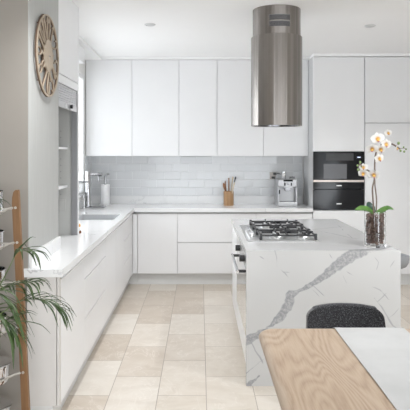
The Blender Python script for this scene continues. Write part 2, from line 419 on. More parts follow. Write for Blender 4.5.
tag(up3, 'white quartz upstand under the sink window', 'upstand')

sk = thing('kitchen_sink', 'stainless undermount sink set in the worktop beneath the window', 'sink', ((SX0+SX1)/2, (SY0+SY1)/2, .68))
def tray(w, hx, hy, z0, z1, th=.008):
    w.box(-hx, hx, -hy, hy, z0, z0+th); w.box(-hx, -hx+th, -hy, hy, z0+th, z1); w.box(hx-th, hx, -hy, hy, z0+th, z1)
    w.box(-hx+th, hx-th, -hy, -hy+th, z0+th, z1); w.box(-hx+th, hx-th, hy-th, hy, z0+th, z1)
w = MB(); tray(w, (SX1-SX0)/2-.001, (SY1-SY0)/2-.001, 0, .212); w.build('sink_bowl', mat('satin_sink_steel', (.62,.63,.64), .38, .55), sk, smooth=False)
MB().lathe([(0,.0085),(.04,.0085),(.042,.012),(.03,.011),(0,.0095)], 24, (0,.1,0)).build('drain', M['chrome'], sk)

# ------------------------------------------------------------------ base cabinets
FX = -.785  # face of the left run
def cab(name, label, cat, loc, group=None): return thing(name, label, cat, loc, 0, group)
def face_y(parent, name, x0, x1, z0, z1, yf, m=None, th=.02):       # door facing -Y, local coords
    return MB().box(x0, x1, yf, yf+th, z0, z1, .0015).build(name, m or M['lacquer'], parent, smooth=False)
def face_x(parent, name, y0, y1, z0, z1, xf, m=None, th=.02):       # door facing +X
    return MB().box(xf-th, xf, y0, y1, z0, z1, .0015).build(name, m or M['lacquer'], parent, smooth=False)
g = .0022
FYB = 6.65
def back_base(x0, x1, fronts, label, names, parent_kick=True):
    c = cab('base_cabinet', label, 'cabinet', ((x0+x1)/2, FYB+.3, 0), 'base cabinets along the back wall')
    hw = (x1-x0)/2
    MB().box(-hw, hw, -.278, .27, .135, BT-TH-.001).build('body', M['gap'], c, smooth=False)
    MB().box(-hw, hw, -.245, -.23, 0, .134).build('kickboard', M['kick'], c, smooth=False)
    for (z0, z1, nm) in fronts: face_y(c, nm, -hw+g, hw-g, z0, z1, -.30)
    return c
back_base(-.73, -.263, [(.137, .835, 'door')], 'tall single white door base cabinet near the corner of the back run', None)
back_base(-.263, .655, [(.137, .495, 'drawer'), (.502, .835, 'drawer')], 'wide white two drawer base cabinet in the back run below the utensil crock', None)
back_base(.655, 1.312, [(.137, .495, 'drawer'), (.502, .835, 'drawer')], 'white drawer base cabinet in the back run below the coffee machine', None)
c = MB().box(-.783, -.7325, FYB+.002, FYB+.02, .137, .835).build('corner_filler', M['lacquer'], smooth=False)
tag(c, 'narrow white filler panel in the corner between the two cabinet runs', 'panel')
MB().box(-.855, -.7325, FYB+.055, FYB+.07, 0, .134).build('kickboard', M['kick'], c, smooth=False)

def left_base(y0, y1, fronts, label):
    c = cab('base_cabinet', label, 'cabinet', (FX-.25, (y0+y1)/2, 0), 'base cabinets along the left wall')
    hy = (y1-y0)/2; xb = -.16 if y0 < 3.8 else -.30
    if y0 >= 3.8: xb = -.33
    top = .66 if (y0 > 5.2 and y0 < 6) else BT-TH-.001
    MB().box(.08 if y0 < 3.8 else xb, .228, -hy, hy, .135, top).build('body', M['gap'], c, smooth=False)
    MB().box(.18, .195, -hy, hy, 0, .134).build('kickboard', M['kick'], c, smooth=False)
    for (z0, z1, nm) in fronts:
        f = face_x(c, nm, -hy+g, hy-g, z0, z1, .25)
    return c
left_base(3.225, 3.89, [(.137, .835, 'door')], 'white handleless cabinet nearest the camera in the left run')
left_base(3.89, 4.73, [(.137, .41, 'drawer'), (.416, .684, 'drawer'), (.690, .835, 'drawer')], 'white three drawer cabinet second from the near end of the left run')
left_base(4.73, 5.30, [(.137, .835, 'door')], 'plain white door cabinet just before the sink in the left run')
left_base(5.30, 5.895, [(.137, .835, 'door')], 'white door cabinet below the near half of the sink')
left_base(5.895, 6.46, [(.137, .393, 'drawer'), (.399, .63, 'drawer'), (.636, .835, 'drawer')], 'white three drawer cabinet beyond the sink at the far end of the left run')
c = MB().box(FX-.02, FX-.001, 6.462, 6.64, .137, .835).build('corner_filler', M['lacquer'], smooth=False)
tag(c, 'white filler panel closing the far end of the left cabinet run', 'panel')
MB().box(-.855, -.840, 6.462, FYB+.0545, 0, .134).build('kickboard', M['kick'], c, smooth=False)
ep = thing('end_panel', 'white end panel under the near end of the left worktop beside the palm', 'panel', (-.88, 3.19, 0))
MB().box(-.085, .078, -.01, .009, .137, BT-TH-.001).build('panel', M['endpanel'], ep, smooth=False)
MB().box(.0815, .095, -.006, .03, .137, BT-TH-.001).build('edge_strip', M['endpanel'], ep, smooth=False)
MB().box(-.085, .055, .001, .009, 0, .134).build('kickboard', M['kick'], ep, smooth=False)

# ------------------------------------------------------------------ upper cabinets
UY = 6.885
ups = [(-1.38,-.822,'leftmost white wall cabinet, next to the window'), (-.822,-.254,'second white wall cabinet from the left above the tiles'),
       (-.254,.206,'narrow white wall cabinet, third from the left'), (.206,.768,'white wall cabinet just left of and behind the range hood'), (.768,1.312,'rightmost white wall cabinet, behind the range hood above the coffee machine')]
for x0, x1, lb in ups:
    c = cab('wall_cabinet', lb, 'cabinet', ((x0+x1)/2, 7.05, 1.507), 'wall cabinets above the subway tiles')
    hw = (x1-x0)/2
    MB().box(-hw, hw, -.143, .188, .014, 1.162).build('body', M['gap'], c, smooth=False)
    MB().box(-hw+.001, hw-.001, -.143, .17, .004, .0139).build('underside', M['lacquer'], c, smooth=False)
    face_y(c, 'door', -hw+g, hw-g, .0, 1.160, UY-7.05)

# tall oven housing
tc = cab('oven_tower', 'tall white oven housing with black built-in ovens beside the pantry', 'cabinet', (1.614, 6.94, 0))
w = MB(); w.box(-.30, -.283, -.29, .29, .135, 2.666); w.box(.283, .299, -.29, .29, .135, 2.666); w.box(-.283, .283, .27, .29, .135, 2.666)
w.box(-.283, .283, -.288, .27, .135, .153); w.box(-.283, .283, -.288, .27, .862, .88); w.box(-.283, .283, -.288, .27, 1.20, 1.21); w.box(-.283, .283, -.288, .27, 1.562, 1.58); w.box(-.283, .283, -.288, .27, 2.65, 2.666)
w.build('body', M['gap'], tc, smooth=False)
face_y(tc, 'door', -.299+g, .299-g, 1.562, 2.66, -.31)
face_y(tc, 'drawer', -.299+g, .299-g, .137, .48, -.31); face_y(tc, 'drawer', -.299+g, .299-g, .486, .872, -.31)
MB().box(-.30, .299, -.255, -.24, 0, .134).build('kickboard', M['kick'], tc, smooth=False)
sp = MB().box(1.3135, 1.3125+.0015, 6.6, 6.62, .1, 2.66)  # thin reveal
sp.bm.free()

mw = thing('microwave', 'built-in black glass microwave above the lower oven in the white tower', 'microwave', (1.614, 6.94, 1.211))
MB().box(-.275, .275, -.28, .2, 0, .345).build('housing', M['blackplastic'], mw, smooth=False)
MB().box(-.296, .296, -.316, -.2905, .02, .348, .002).build('door', M['blackglass'], mw, smooth=False)
MB().box(-.178, .092, -.3185, -.3165, .032, .205).build('window', mat('mesh_window', (.10,.10,.105), .25, .3), mw, smooth=False)
MB().box(-.296, .296, -.322, -.2905, -.004, .018, .001).build('trim_strip', mat('pink_steel_strip', (.62,.54,.50), .3, .7), mw, smooth=False)
MB().box(-.15, .17, -.3185, -.3165, .245, .33).build('vent_panel', mat('vent_dark', (.03,.03,.032), .3), mw, smooth=False)
MB().box(.215, .25, -.3185, -.3165, .278, .288).build('display', mat('lit_display', (.5,.55,.9), .3, 0, Emission_Color=(.7,.75,1,1), Emission_Strength=1.0), mw, smooth=False)
ov = thing('compact_oven', 'built-in black glass oven below the microwave in the white tower', 'oven', (1.614, 6.94, .881))
MB().box(-.275, .275, -.28, .2, 0, .318).build('housing', M['blackplastic'], ov, smooth=False)
MB().box(-.296, .296, -.316, -.2905, .002, .238, .002).build('door', M['blackglass'], ov, smooth=False)
MB().box(-.296, .296, -.314, -.2905, .242, .322, .002).build('control_panel', M['blackglass'], ov, smooth=False)
for z in (.283, .072):
    MB().box(-.028, .032, -.3195, -.3165 if z < .2 else -.3145, z-.006, z+.006, .001).build('badge', M['steel'], ov, smooth=False)

for x0, x1, lb in ((1.9155, 2.53, 'tall white pantry with a two-part door right of the black ovens'), (2.532, 3.145, 'second tall white pantry in the far right corner')):
    c = cab('pantry_cabinet', lb, 'cabinet', ((x0+x1)/2, 6.94, 0), 'tall pantry cabinets')
    hw = (x1-x0)/2
    MB().box(-hw, hw, -.288, .29, .135, 2.666).build('body', M['gap'], c, smooth=False)
    face_y(c, 'door', -hw+g, hw-g, .137, 1.888, -.31); face_y(c, 'door', -hw+g, hw-g, 1.896, 2.66, -.31)
    MB().box(-hw, hw, -.255, -.24, 0, .134).build('kickboard', M['kick'], c, smooth=False)

# appliance cabinet with roller shutter, standing on the left worktop
ac = cab('appliance_cabinet', 'tall cabinet on the left worktop with a raised slatted roller shutter', 'cabinet', (-1.17, 4.19, BT))
def A(w, x0, x1, y0, y1, z0, z1, **k): return w.box(x0+1.17, x1+1.17, y0-4.19, y1-4.19, z0-BT, z1-BT, **k)
w = MB(); A(w, XL+.001, -.968, 3.866, 3.884, BT+.001, 2.699)
A(w, XL+.001, -.968, 4.505, 4.523, BT+.001, 2.699); A(w, XL+.001, XL+.015, 3.884, 4.505, BT+.001, 2.699)
A(w, XL+.015, -.99, 3.884, 4.505, 2.07, 2.088); A(w, XL+.015, -.99, 3.884, 4.505, 2.68, 2.699)
w.build('body', M['inside'], ac, smooth=False)
w = MB(); A(w, -.967, -.961, 4.502, 4.525, BT+.001, 2.699); w.build('side_edge', M['lacquer'], ac, smooth=False)
w = MB(); A(w, -.99, PX+.002, 3.867, 4.502, 2.098, 2.698, bev=.0015); w.build('door', M['lacquer'], ac, smooth=False)
w = MB(); A(w, -.985, PX, 3.866, 4.502, 2.035, 2.093, bev=.001); w.build('shutter_box', M['lacquer'], ac, smooth=False)
for z in (1.585, 1.285):
    w = MB(); A(w, XL+.016, -1.045, 3.885, 4.504, z-.009, z+.009, bev=.001); w.build('shelf', M['whiteplastic'], ac, smooth=False)
for y in (3.886, 4.487):
    w = MB(); A(w, -1.012, -.968, y, y+.016, BT+.001, 2.034); w.build('shutter_track', M['track'], ac, smooth=False)
w = MB()
for k in range(7): A(w, -.985, -.972, 3.903, 4.486, 1.915+k*.0168, 1.915+k*.0168+.0145, bev=.003)
sh = w.build('roller_shutter', M['shutter'], ac, smooth=False)
w = MB(); A(w, -.987, -.970, 3.903, 4.486, 1.868, 1.913, bev=.002); rail = w.build('bottom_rail', M['shutter'], ac, smooth=False)
w = MB(); A(w, -.970, -.962, 4.10, 4.28, 1.872, 1.909, bev=.002); w.build('lock_plate', M['steel'], rail, smooth=False)
w = MB().cyl((-.962+1.17, 4.235-4.19, 1.891-BT), (-.945+1.17, 4.235-4.19, 1.891-BT), .014); w.build('lock', M['blackplastic'], rail)
for zz in (1.72, 1.67, 1.50, 1.45, 1.40, 1.35, 1.22):
    MB().cyl((-1.10+1.17, 4.5045-4.19, zz-BT), (-1.10+1.17, 4.5030-4.19, zz-BT), .005, 8).build('peg_hole', M['track'], ac)
w = MB(); A(w, -1.115, -1.06, 4.498, 4.505, 1.09, 1.18, bev=.002); w.build('outlet', M['inside'], ac, smooth=False)

# ------------------------------------------------------------------ island
isl = thing('kitchen_island', 'island clad in white quartz with bold grey veins and waterfall end', 'island', (.82, 4.68, 0))
def I(w, x0, x1, y0, y1, z0, z1, **k): return w.box(x0-.82, x1-.82, y0-4.68, y1-4.68, z0, z1, **k)
IX0, IX1, IY1 = .308, 1.333, 5.57
import numpy as np
from mathutils import noise as mn
def vein_fields(P):
    # distance of each point to the broad and fine vein paths in the slab, in units of the local vein width
    w1 = np.array([mn.noise_vector(Vector(p)*5) for p in P]); w1 += .35*np.array([mn.noise_vector(Vector(p)*11+Vector((3,1,7))) for p in P])
    w2 = np.array([mn.noise_vector(Vector(p)*38) for p in P])
    out = []
    for paths, k1, k2 in ((thick, .014, .009), (thin, .014, .0015)):
        Q = P+w1*k1+w2*k2; best = np.full(len(P), 9.0)
        for pts in paths:
            for (a, wa), (b, wb) in zip(pts, pts[1:]):
                a_ = np.array(a); ab = np.array(b)-a_; h = np.clip(((Q-a_)@ab)/(ab@ab), 0, 1)
                best = np.minimum(best, np.linalg.norm(Q-a_-h[:,None]*ab, axis=1)/(wa+(wb-wa)*h))
        out.append(best)
    return out
w = MB(); b_ = w.bm
b_ = bmesh.new(); ST = .005
def grid(o, u, v, nu, nv):
    o, u, v = Vector(o), Vector(u), Vector(v)
    G = [[b_.verts.new(o+u*(i/nu)+v*(j/nv)) for i in range(nu+1)] for j in range(nv+1)]
    for j in range(nv):
        for i in range(nu): b_.faces.new((G[j][i], G[j][i+1], G[j+1][i+1], G[j+1][i]))
x0, x1, y0, y1 = IX0-.82, IX1-.82, IF-4.68, IY1-4.68
grid((x0,y0,0), (x1-x0,0,0), (0,0,.9), 330, 290)          # waterfall face
grid((x0,y0,.9), (x1-x0,0,0), (0,y1-y0,0), 230, 330)       # top
grid((x0,y0,0), (0,0,.9), (0,.04,0), 90, 2); grid((x1,y0,0), (0,.04,0), (0,0,.9), 2, 90)
grid((x0,y0+.04,.86), (0,0,.04), (0,y1-y0-.04,0), 2, 120); grid((x1,y0+.04,.86), (0,y1-y0-.04,0), (0,0,.04), 120, 2)
grid((x0,y0+.04,0), (0,0,.86), (x1-x0,0,0), 20, 20); grid((x0,y0+.04,.86), (0,y1-y0-.04,0), (x1-x0,0,0), 20, 20)
grid((x0,y1,.86), (0,0,.04), (x1-x0,0,0), 2, 60)
bmesh.ops.remove_doubles(b_, verts=b_.verts, dist=.0002)
w.bm.free(); w.bm = b_
slab = w.build('waterfall_top', M['island'], isl, smooth=False)
co = np.empty(len(slab.data.vertices)*3); slab.data.vertices.foreach_get('co', co); co = co.reshape(-1,3)+np.array((.82,4.68,0))
for nm, vals in zip(('vein_broad','vein_fine'), vein_fields(co)):
    at_ = slab.data.attributes.new(nm, 'FLOAT', 'POINT'); at_.data.foreach_set('value', vals.astype(np.float32))
w = MB(); I(w, .335, .98, 4.845, IY1-.02, .1, .8595); I(w, .90, .98, 3.8275, 4.845, .1, .8595)
I(w, .335, .90, 3.8275, 4.845, .1, .28); I(w, .335, .90, 3.8275, 3.839, .28, .8595); w.build('body', M['lacquer'], isl, smooth=False)
w = MB(); I(w, .315, .334, 4.85, 5.545, .1, .475, bev=.0015); w.build('drawer', M['lacquer'], isl, smooth=False)
w = MB(); I(w, .315, .334, 4.85, 5.545, .482, .835, bev=.0015); w.build('drawer', M['lacquer'], isl, smooth=False)
w = MB(); I(w, .315, .334, 3.832, 4.845, .1, .295, bev=.0015); w.build('drawer', M['lacquer'], isl, smooth=False)
w = MB(); I(w, .38, .94, 3.83, 5.5, 0, .0995); w.build('kickboard', M['kick'], isl, smooth=False)

o2 = thing('built_in_oven', 'oven with mirror glass door and black knobs in the side of the island', 'oven', (.6, 4.34, .2855))
def O(w, x0, x1, y0, y1, z0, z1, **k): return w.box(x0-.6, x1-.6, y0-4.34, y1-4.34, z0-.2855, z1-.2855, **k)
w = MB(); O(w, .336, .89, 3.85, 4.83, .286, .855); w.build('housing', M['steel'], o2, smooth=False)
w = MB(); O(w, .311, .335, 3.85, 4.83, .30, .762, bev=.002); w.build('door', M['greyglass'], o2, smooth=False)
w = MB(); O(w, .311, .335, 3.85, 4.83, .768, .856, bev=.002); w.build('control_panel', M['steel'], o2, smooth=False)
h = MB().cyl((.255-.6, 3.87-4.34, .742-.2855), (.255-.6, 4.52-4.34, .742-.2855), .011).build('handle', M['chrome'], o2)
for y in (3.89, 4.48):
    w = MB(); O(w, .245, .311, y-.012, y+.012, .733, .751, bev=.003); w.build('handle_bracket', M['blackplastic'], h, smooth=False)
for y in (3.985, 4.415):
    MB().cyl((.311-.6, y-4.34, .812-.2855), (.275-.6, y-4.34, .812-.2855), .023, 20).build('knob', M['blackplastic'], o2)

# cooktop
ck = thing('gas_cooktop', 'stainless five-burner gas cooktop with black iron grates on the island', 'cooktop', (.606, 4.61, .9))
MB().box(-.258, .258, -.45, .45, 0, .008, .003).build('tray', M['steel'], ck, smooth=False)
bur = [(.0-.03, -.30, .035), (.165, -.30, .045), (.065, 0, .062), (-.03, .30, .045), (.165, .30, .035)]
for bx, by, r in bur:
    b = MB().lathe([(r+.018,.008),(r+.016,.016),(r+.004,.02),(r,.024),(0,.024)], 28, (bx,by,0)).build('burner', M['steel'], ck)
    MB().lathe([(r-.002,.024),(r-.002,.030),(r-.008,.034),(0,.034)], 28, (bx,by,0)).build('burner_cap', M['iron'], b)
for i, (y0, y1) in enumerate(((-.43,-.155), (-.145,.145), (.155,.43))):
    w = MB(); x0, x1 = -.165, .25; z0, z1 = .036, .048; t_ = .006
    for y in (y0+.006, y1-.006): w.box(x0, x1, y-t_, y+t_, z0, z1, .002)
    for x in (x0+.006, x1-.006): w.box(x-t_, x+t_, y0, y1, z0, z1, .002)
    for x in (x0+.006, x1-.006):
        for y in (y0+.006, y1-.006): w.box(x-.010, x+.010, y-.010, y+.010, .0085, .056, .003)
    cx = (x0+x1)/2; yc = (y0+y1)/2
    for x in ((-.03, .165) if i != 1 else (.065,)):
        rr = .028
        for dx, dy, ex, ey in ((0,-1,x,y0), (0,1,x,y1)):
            w.box(x-.005, x+.005, min(yc+dy*rr, ey), max(yc+dy*rr, ey), z0+.002, z1+.008, .002)
        w.box(x+rr, min(x+.11, x1), yc-.005, yc+.005, z0+.002, z1+.008, .002); w.box(max(x-.11, x0), x-rr, yc-.005, yc+.005, z0+.002, z1+.008, .002)
        w.box(x-.005, x+.005, y0, y0+.03, z1, z1+.016, .002); w.box(x-.005, x+.005, y1-.03, y1, z1, z1+.016, .002)
    if i != 1: w.box(cx-.006, cx+.006, y0, y1, z0, z1, .002)
    w.build('grate', M['iron'], ck, smooth=False)
for y in (-.30, -.21, -.12, -.03, .06):
    k = MB().lathe([(.020,.008),(.020,.014),(.016,.018),(.015,.032),(.012,.035),(0,.035)], 20, (-.215, y, 0)).build('knob', M['chrome'], ck)
    MB().box(-.234, -.196, y-.0035, y+.0035, .0351, .042, .001).build('grip', M['chrome'], k, smooth=False)

# ------------------------------------------------------------------ range hood
HX, HY = .619, 4.61
hd = thing('range_hood', 'cylindrical brushed steel range hood hanging from the ceiling over the cooktop', 'range hood', (HX, HY, 1.765))
MB().lathe([(.196,.02),(.196,.0),(.205,.0),(.205,.708),(.203,.712),(.195,.712),(.195,.02)][0:], 96).build('lower_sleeve', M['hood'], hd)
MB().lathe([(.192,.60),(.192,.9345)], 96).build('upper_sleeve', M['hood'], hd)
MB().lathe([(.196,.004),(.196,.02),(.0,.02),(0,.016),(.18,.016),(.18,.004)][:], 64).build('filter_plate', M['darkchrome'], hd)
# vent grille on the upper sleeve facing the dining side
w = MB()
for z0 in (.771, .821):
    for k in range(5):
        z = z0+k*.0078
        pts = [(.1935*math.sin(a), -.1935*math.cos(a), z) for a in [math.radians(-24+q_*3.69) for q_ in range(14)]]
        w.tube(pts, .0022, 6)
w.build('vent_grille', M['blackplastic'], hd)
w = MB()
for z0 in (.768, .818):
    t_ = bmesh.new(); A0 = [math.radians(-25+q_*3.85) for q_ in range(14)]
    lo = [t_.verts.new((.1926*math.sin(a), -.1926*math.cos(a), z0)) for a in A0]; hi = [t_.verts.new((.1926*math.sin(a), -.1926*math.cos(a), z0+.043)) for a in A0]
    for a in range(13): t_.faces.new((lo[a], lo[a+1], hi[a+1], hi[a]))
    w.add(t_)
w.build('grille_backing', M['darkchrome'], hd)

# downlights
for i, (px, py, lb) in enumerate(((150, 24.3, 'small round recessed downlight in the ceiling left of the hood'), (370, 25.5, 'small round recessed downlight in the ceiling right of the hood'))):
    s = (152-py)/(CEIL-EYE); P = U(px, py, F/s)
    d = thing('downlight', lb, 'downlight', (P.x, P.y, CEIL), 0, 'ceiling downlights')
    MB().lathe([(.036,-.001),(.036,-.008),(.040,-.011),(.048,-.006),(.05,-.0005)], 32).build('trim_ring', mat('downlight_ring', (.62,.62,.62), .4), d)
    MB().lathe([(0,-.002),(.034,-.002),(.034,-.007),(0,-.009)], 24).build('lens', mat('downlight_lens', (.55,.55,.55), .3), d)

# ------------------------------------------------------------------ sink corner
tapo = thing('kitchen_tap', 'chrome column tap with long swivel spout and side lever in the corner', 'tap', (-1.32, 6.72, .9165))
tz = .0
MB().lathe([(0,0),(.042,0),(.042,.006),(.033,.012),(.030,.10),(.030,.405),(.028,.41),(0,.412)], 32).build('column', M['tapmetal'], tapo)
MB().tube([(-.0,-.02,.286),(.013,-.25,.298),(.025,-.5,.311),(.035,-.80,.327),(.036,-.835,.318),(.036,-.842,.29)], .013, 12).build('spout', M['tapmetal'], tapo)
MB().cyl((.02,0,.375), (.12,0,.375), .017).build('side_arm', M['tapmetal'], tapo)
MB().cyl((.115,0,.375), (.165,0,.375), .024).build('lever_knob', M['darkchrome'], tapo)
MB().cyl((.127,0,.352), (.127,0,.285), .008).build('nozzle', M['darkchrome'], tapo)
pl = tag(MB().box(-1.371, -1.12, 6.64, 6.80, .9005, .916, .004).build('drip_tray', M['darkchrome'], smooth=False), 'flat steel tray on the worktop under the column tap', 'tray')
ft = thing('filter_tap', 'thin curved chrome filter tap beyond the sink by the window', 'tap', (-1.335, 6.58, .9))
MB().lathe([(0,0),(.018,0),(.018,.006),(.009,.012),(.009,.04),(0,.041)], 16).build('base', M['chrome'], ft)
MB().tube([(.0,0,.03),(0,0,.11)]+[(.012-.012*math.cos(a), -.075+.075*math.cos(a), .11+.05*math.sin(a)) for a in [PI*k/10 for k in range(1,11)]]+[(.024,-.16,.075),(.024,-.163,.06)], .0055, 8).build('spout', M['chrome'], ft)
ph = thing('paper_towel_holder', 'steel paper towel holder with a bent lever top by the corner', 'holder', (-1.172, 7.06, .9))
MB().lathe([(0,0),(.072,0),(.072,.008),(.068,.012),(0,.012)], 32).build('base', M['steel'], ph)
MB().tube([(0,0,.012),(0,0,.35),(.004,0,.365),(.018,0,.377),(.05,0,.380)], [.012,.012,.012,.011,.008], 10).build('post', M['darkchrome'], ph)
w = MB().lathe([(.02,.0),(.053,.0),(.054,.003),(.054,.237),(.053,.24),(.02,.24),(.02,.0)], 40)
r = w.build('paper_towel_roll', M['paper']); r.location = (-1.172, 7.06, .9125); tag(r, 'white paper towel roll standing on its steel holder', 'paper towel')
bt = thing('condiment_bottle', 'tiny brown and clear bottle with orange cap at the foot of the appliance cabinet', 'bottle', (-.978, 4.60, .9))
MB().lathe([(0,0),(.02,0),(.021,.003),(.021,.02),(.019,.022)], 20).build('base', M['brown'], bt)
MB().lathe([(.0185,.022),(.018,.045),(.012,.05),(0,.05)], 20).build('body', M['whiteplastic'], bt)
MB().lathe([(0,.05),(.013,.05),(.013,.074),(.011,.076),(0,.076)], 20).build('cap', M['orange'], bt)

# ------------------------------------------------------------------ coffee machine, outlet, crock
M['silver'] = mat('silver_plastic', (.47,.47,.48), .3, .45)
cm = thing('coffee_machine', 'silver automatic coffee machine on the back worktop by the ovens', 'coffee machine', (1.055, 6.98, .9))
CW = .118
w = MB(); w.box(-CW, CW, -.13, .16, 0, .052, .008, 2); w.build('drip_base', M['silver'], cm, smooth=False)
w = MB(); w.box(-CW, CW, -.02, .16, .052, .23, .006, 2); w.build('body', M['silver'], cm, smooth=False)
w = MB(); w.box(-CW, CW, -.12, .16, .23, .325, .012, 3); w.build('head', M['silver'], cm, smooth=False)
for a_ in (-CW, CW-.018): MB().box(a_, a_+.018, -.12, -.021, .0525, .229, .004).build('side_frame', M['silver'], cm, smooth=False)
w = MB(); w.box(-.052, .062, -.124, -.1205, .300, .322, .001); w.build('display', M['blackglass'], cm, smooth=False)
w = MB(); w.box(-.045, .055, -.125, -.1205, .222, .292, .002); w.build('button_panel', M['silver'], cm, smooth=False)
for bx in (-.034, .044): MB().box(bx-.008, bx+.008, -.129, -.1252, .25, .284, .001).build('button', M['blackplastic'], cm, smooth=False)
MB().cyl((.005,-.129,.27), (.005,-.137,.27), .012).build('dial', M['darkchrome'], cm)
w = MB(); w.box(-.03, .04, -.115, -.07, .185, .2295, .004); w.build('spout', M['darkchrome'], cm, smooth=False)
MB().cyl((-.098,-.124,.20), (-.098,-.124,.15), .008).build('steam_knob', M['blackplastic'], cm)
w = MB(); w.box(-.09, .09, -.128, -.022, .0525, .058, .001); w.build('cup_grid', M['darkchrome'], cm, smooth=False)
cu = MB().lathe([(0,0),(.024,0),(.026,.005),(.027,.088),(.025,.09),(.023,.088),(.022,.01),(0,.008)], 24).build('steel_cup', M['chrome']); cu.location = (1.03, 7.0, 1.2258)
tag(cu, 'tall chrome cup standing on top of the coffee machine', 'cup')
w = MB(); w.tube([(.045+.0,-.03,.3455),(.045,.05,.3455),(.095,.09,.3455),(.105,.0,.3455),(.085,-.05,.3455)], .006, 8, closed=True)
for a in ((.047,.0),(.1,.03)): w.cyl((a[0],a[1],.3255),(a[0],a[1],.345),.004,8)
w.build('cup_rail', M['darkchrome'], cm)
ol = thing('wall_outlet', 'brushed steel wall outlet with dark plugs on the tiles left of the coffee machine', 'outlet', (.925, YB-.0125, 1.255))
MB().box(-.042, .035, -.01, -.0005, -.045, .045, .002).build('faceplate', mat('outlet_steel', (.40,.37,.34), .4, .6), ol, smooth=False)
MB().box(-.022, .02, -.045, -.0105, -.035, -.01, .004).build('plug', M['blackplastic'], ol, smooth=False)
MB().box(.0, .04, -.05, -.0105, .012, .038, .004).build('plug', M['blackplastic'], ol, smooth=False)
MB().tube([(.0,-.045,-.022),(.03,-.055,-.05),(.03,-.06,-.12),(.025,-.06,-.30),(.04,-.05,-.35)], .006, 8).build('cable', M['blackplastic'], ol)
MB().tube([(.03,-.045,.026),(.06,-.055,.03),(.09,-.06,.022),(.15,-.06,.028)], .006, 8).build('cable', M['darkchrome'], ol)

uc = MB().lathe([(0,0),(.060,0),(.062,.004),(.062,.172),(.060,.175),(.053,.175),(.052,.010),(0,.010)], 10).build('utensil_crock', M['crock'], smooth=False)
uc.location = (.352, 7.0, .9); tag(uc, 'ten-sided bamboo utensil crock on the back worktop', 'utensil crock')
def utensil(name, base, tip, mh, head, label, hs=(1,1,1), r=.0075, mat2=None):
    b = Vector(base); tp_ = Vector(tip); d = (tp_-b).normalized()
    tt = thing(name, label, 'utensil', b+Vector((.352,7.0,.9)), 0, 'utensils in the bamboo crock')
    MB().cyl((0,0,0), tp_-b, r, 10).build('handle', mh, tt)
    if head:
        q = d.to_track_quat('Z','Y').to_matrix().to_4x4()
        MB().sphere(tp_-b, head, hs, 16, q).build('head', mat2 or mh, tt)
utensil('wooden_spoon', (-.012,-.028,.018), (-.056,-.034,.235), M['spoon'], .026, 'dark wooden spoon with broad bowl leaning left in the crock', (.85,.6,1.7))
utensil('wooden_spatula', (-.022,.014,.018), (-.040,.020,.270), M['spoon'], .013, 'wooden spatula behind the broad spoon at the left of the crock', (.9,.6,2.4))
utensil('wooden_spoon', (.004,.036,.018), (.004,.036,.335), M['spoon'], 0, 'straight brown wooden stick upright in the middle of the crock', r=.008)
utensil('black_spoon', (.012,-.008,.018), (.082,-.012,.335), M['blackplastic'], .013, 'black spoon leaning right in the crock', (.9,.7,1.6))
utensil('pale_spoon', (.012,.018,.018), (.052,.026,.335), M['palewood'], .015, 'pale spoon with a rounded head between the upright stick and the black spoon', (.9,.7,1.3))
utensil('pale_brush', (.006,-.036,.018), (.064,-.040,.262), M['palewood'], .013, 'pale short-handled brush lowest at the right of the crock', (.9,.7,2.2))

# ------------------------------------------------------------------ clock on the pier
CX, CY, CZ, CR = PX+.030, 3.522, 2.148, .252
clk = thing('wall_clock', 'large round plywood wall clock with cut-out numerals on the white side wall', 'clock', (CX, CY, CZ))
clk.rotation_euler = (PI/2, 0, PI/2)   # local x -> +Y, local y -> +Z, local z -> +X
def arc_ring(w, r0, r1, z0, z1, n=96): w.lathe([(r0,z0),(r1,z0),(r1,z1),(r0,z1),(r0,z0)], n)
w = MB(); arc_ring(w, CR-.0105, CR, -.003, .003); rim = w.build('rim', M['clockwood'], clk, ang=30)
w = MB(); w.lathe([(0,-.003),(.100,-.003),(.100,.003),(0,.003)], 64); w.build('centre_disc', M['clockwood'], clk, ang=30)
def edge(w_r, name='edge'): pass
w = MB(); arc_ring(w, CR-.011, CR+.0006, -.0125, -.0031); w.build('rim_edge', M['clockedge'], clk)
w = MB(); w.lathe([(0,-.0125),(.1005,-.0125),(.1005,-.0031),(0,-.0031)], 64); w.build('disc_edge', M['clockedge'], clk, ang=30)
w = MB(); w.lathe([(0,-.028),(.03,-.028),(.03,-.0126),(0,-.0126)], 24); w.build('movement', M['blackplastic'], clk, ang=30)
hnd = MB().box(-.004, .03, -.0025, .0025, .0035, .005).build('hour_hand', M['blackplastic'], clk, smooth=False)
MB().box(-.0018, .0018, -.045, .010, .0055, .0065).build('minute_hand', M['strap'], clk, smooth=False)
dg = bpy.context.evaluated_depsgraph_get
def text_mesh(s, size, ext):
    cu = bpy.data.curves.new('txt', 'FONT'); cu.body = s; cu.size = size; cu.extrude = ext; cu.align_x = 'CENTER'; cu.align_y = 'CENTER'; cu.resolution_u = 3
    o = bpy.data.objects.new('txt', cu); COL.objects.link(o); bpy.context.view_layer.update()
    me = bpy.data.meshes.new_from_object(o.evaluated_get(dg())); bpy.data.objects.remove(o); bpy.data.curves.remove(cu)
    return me
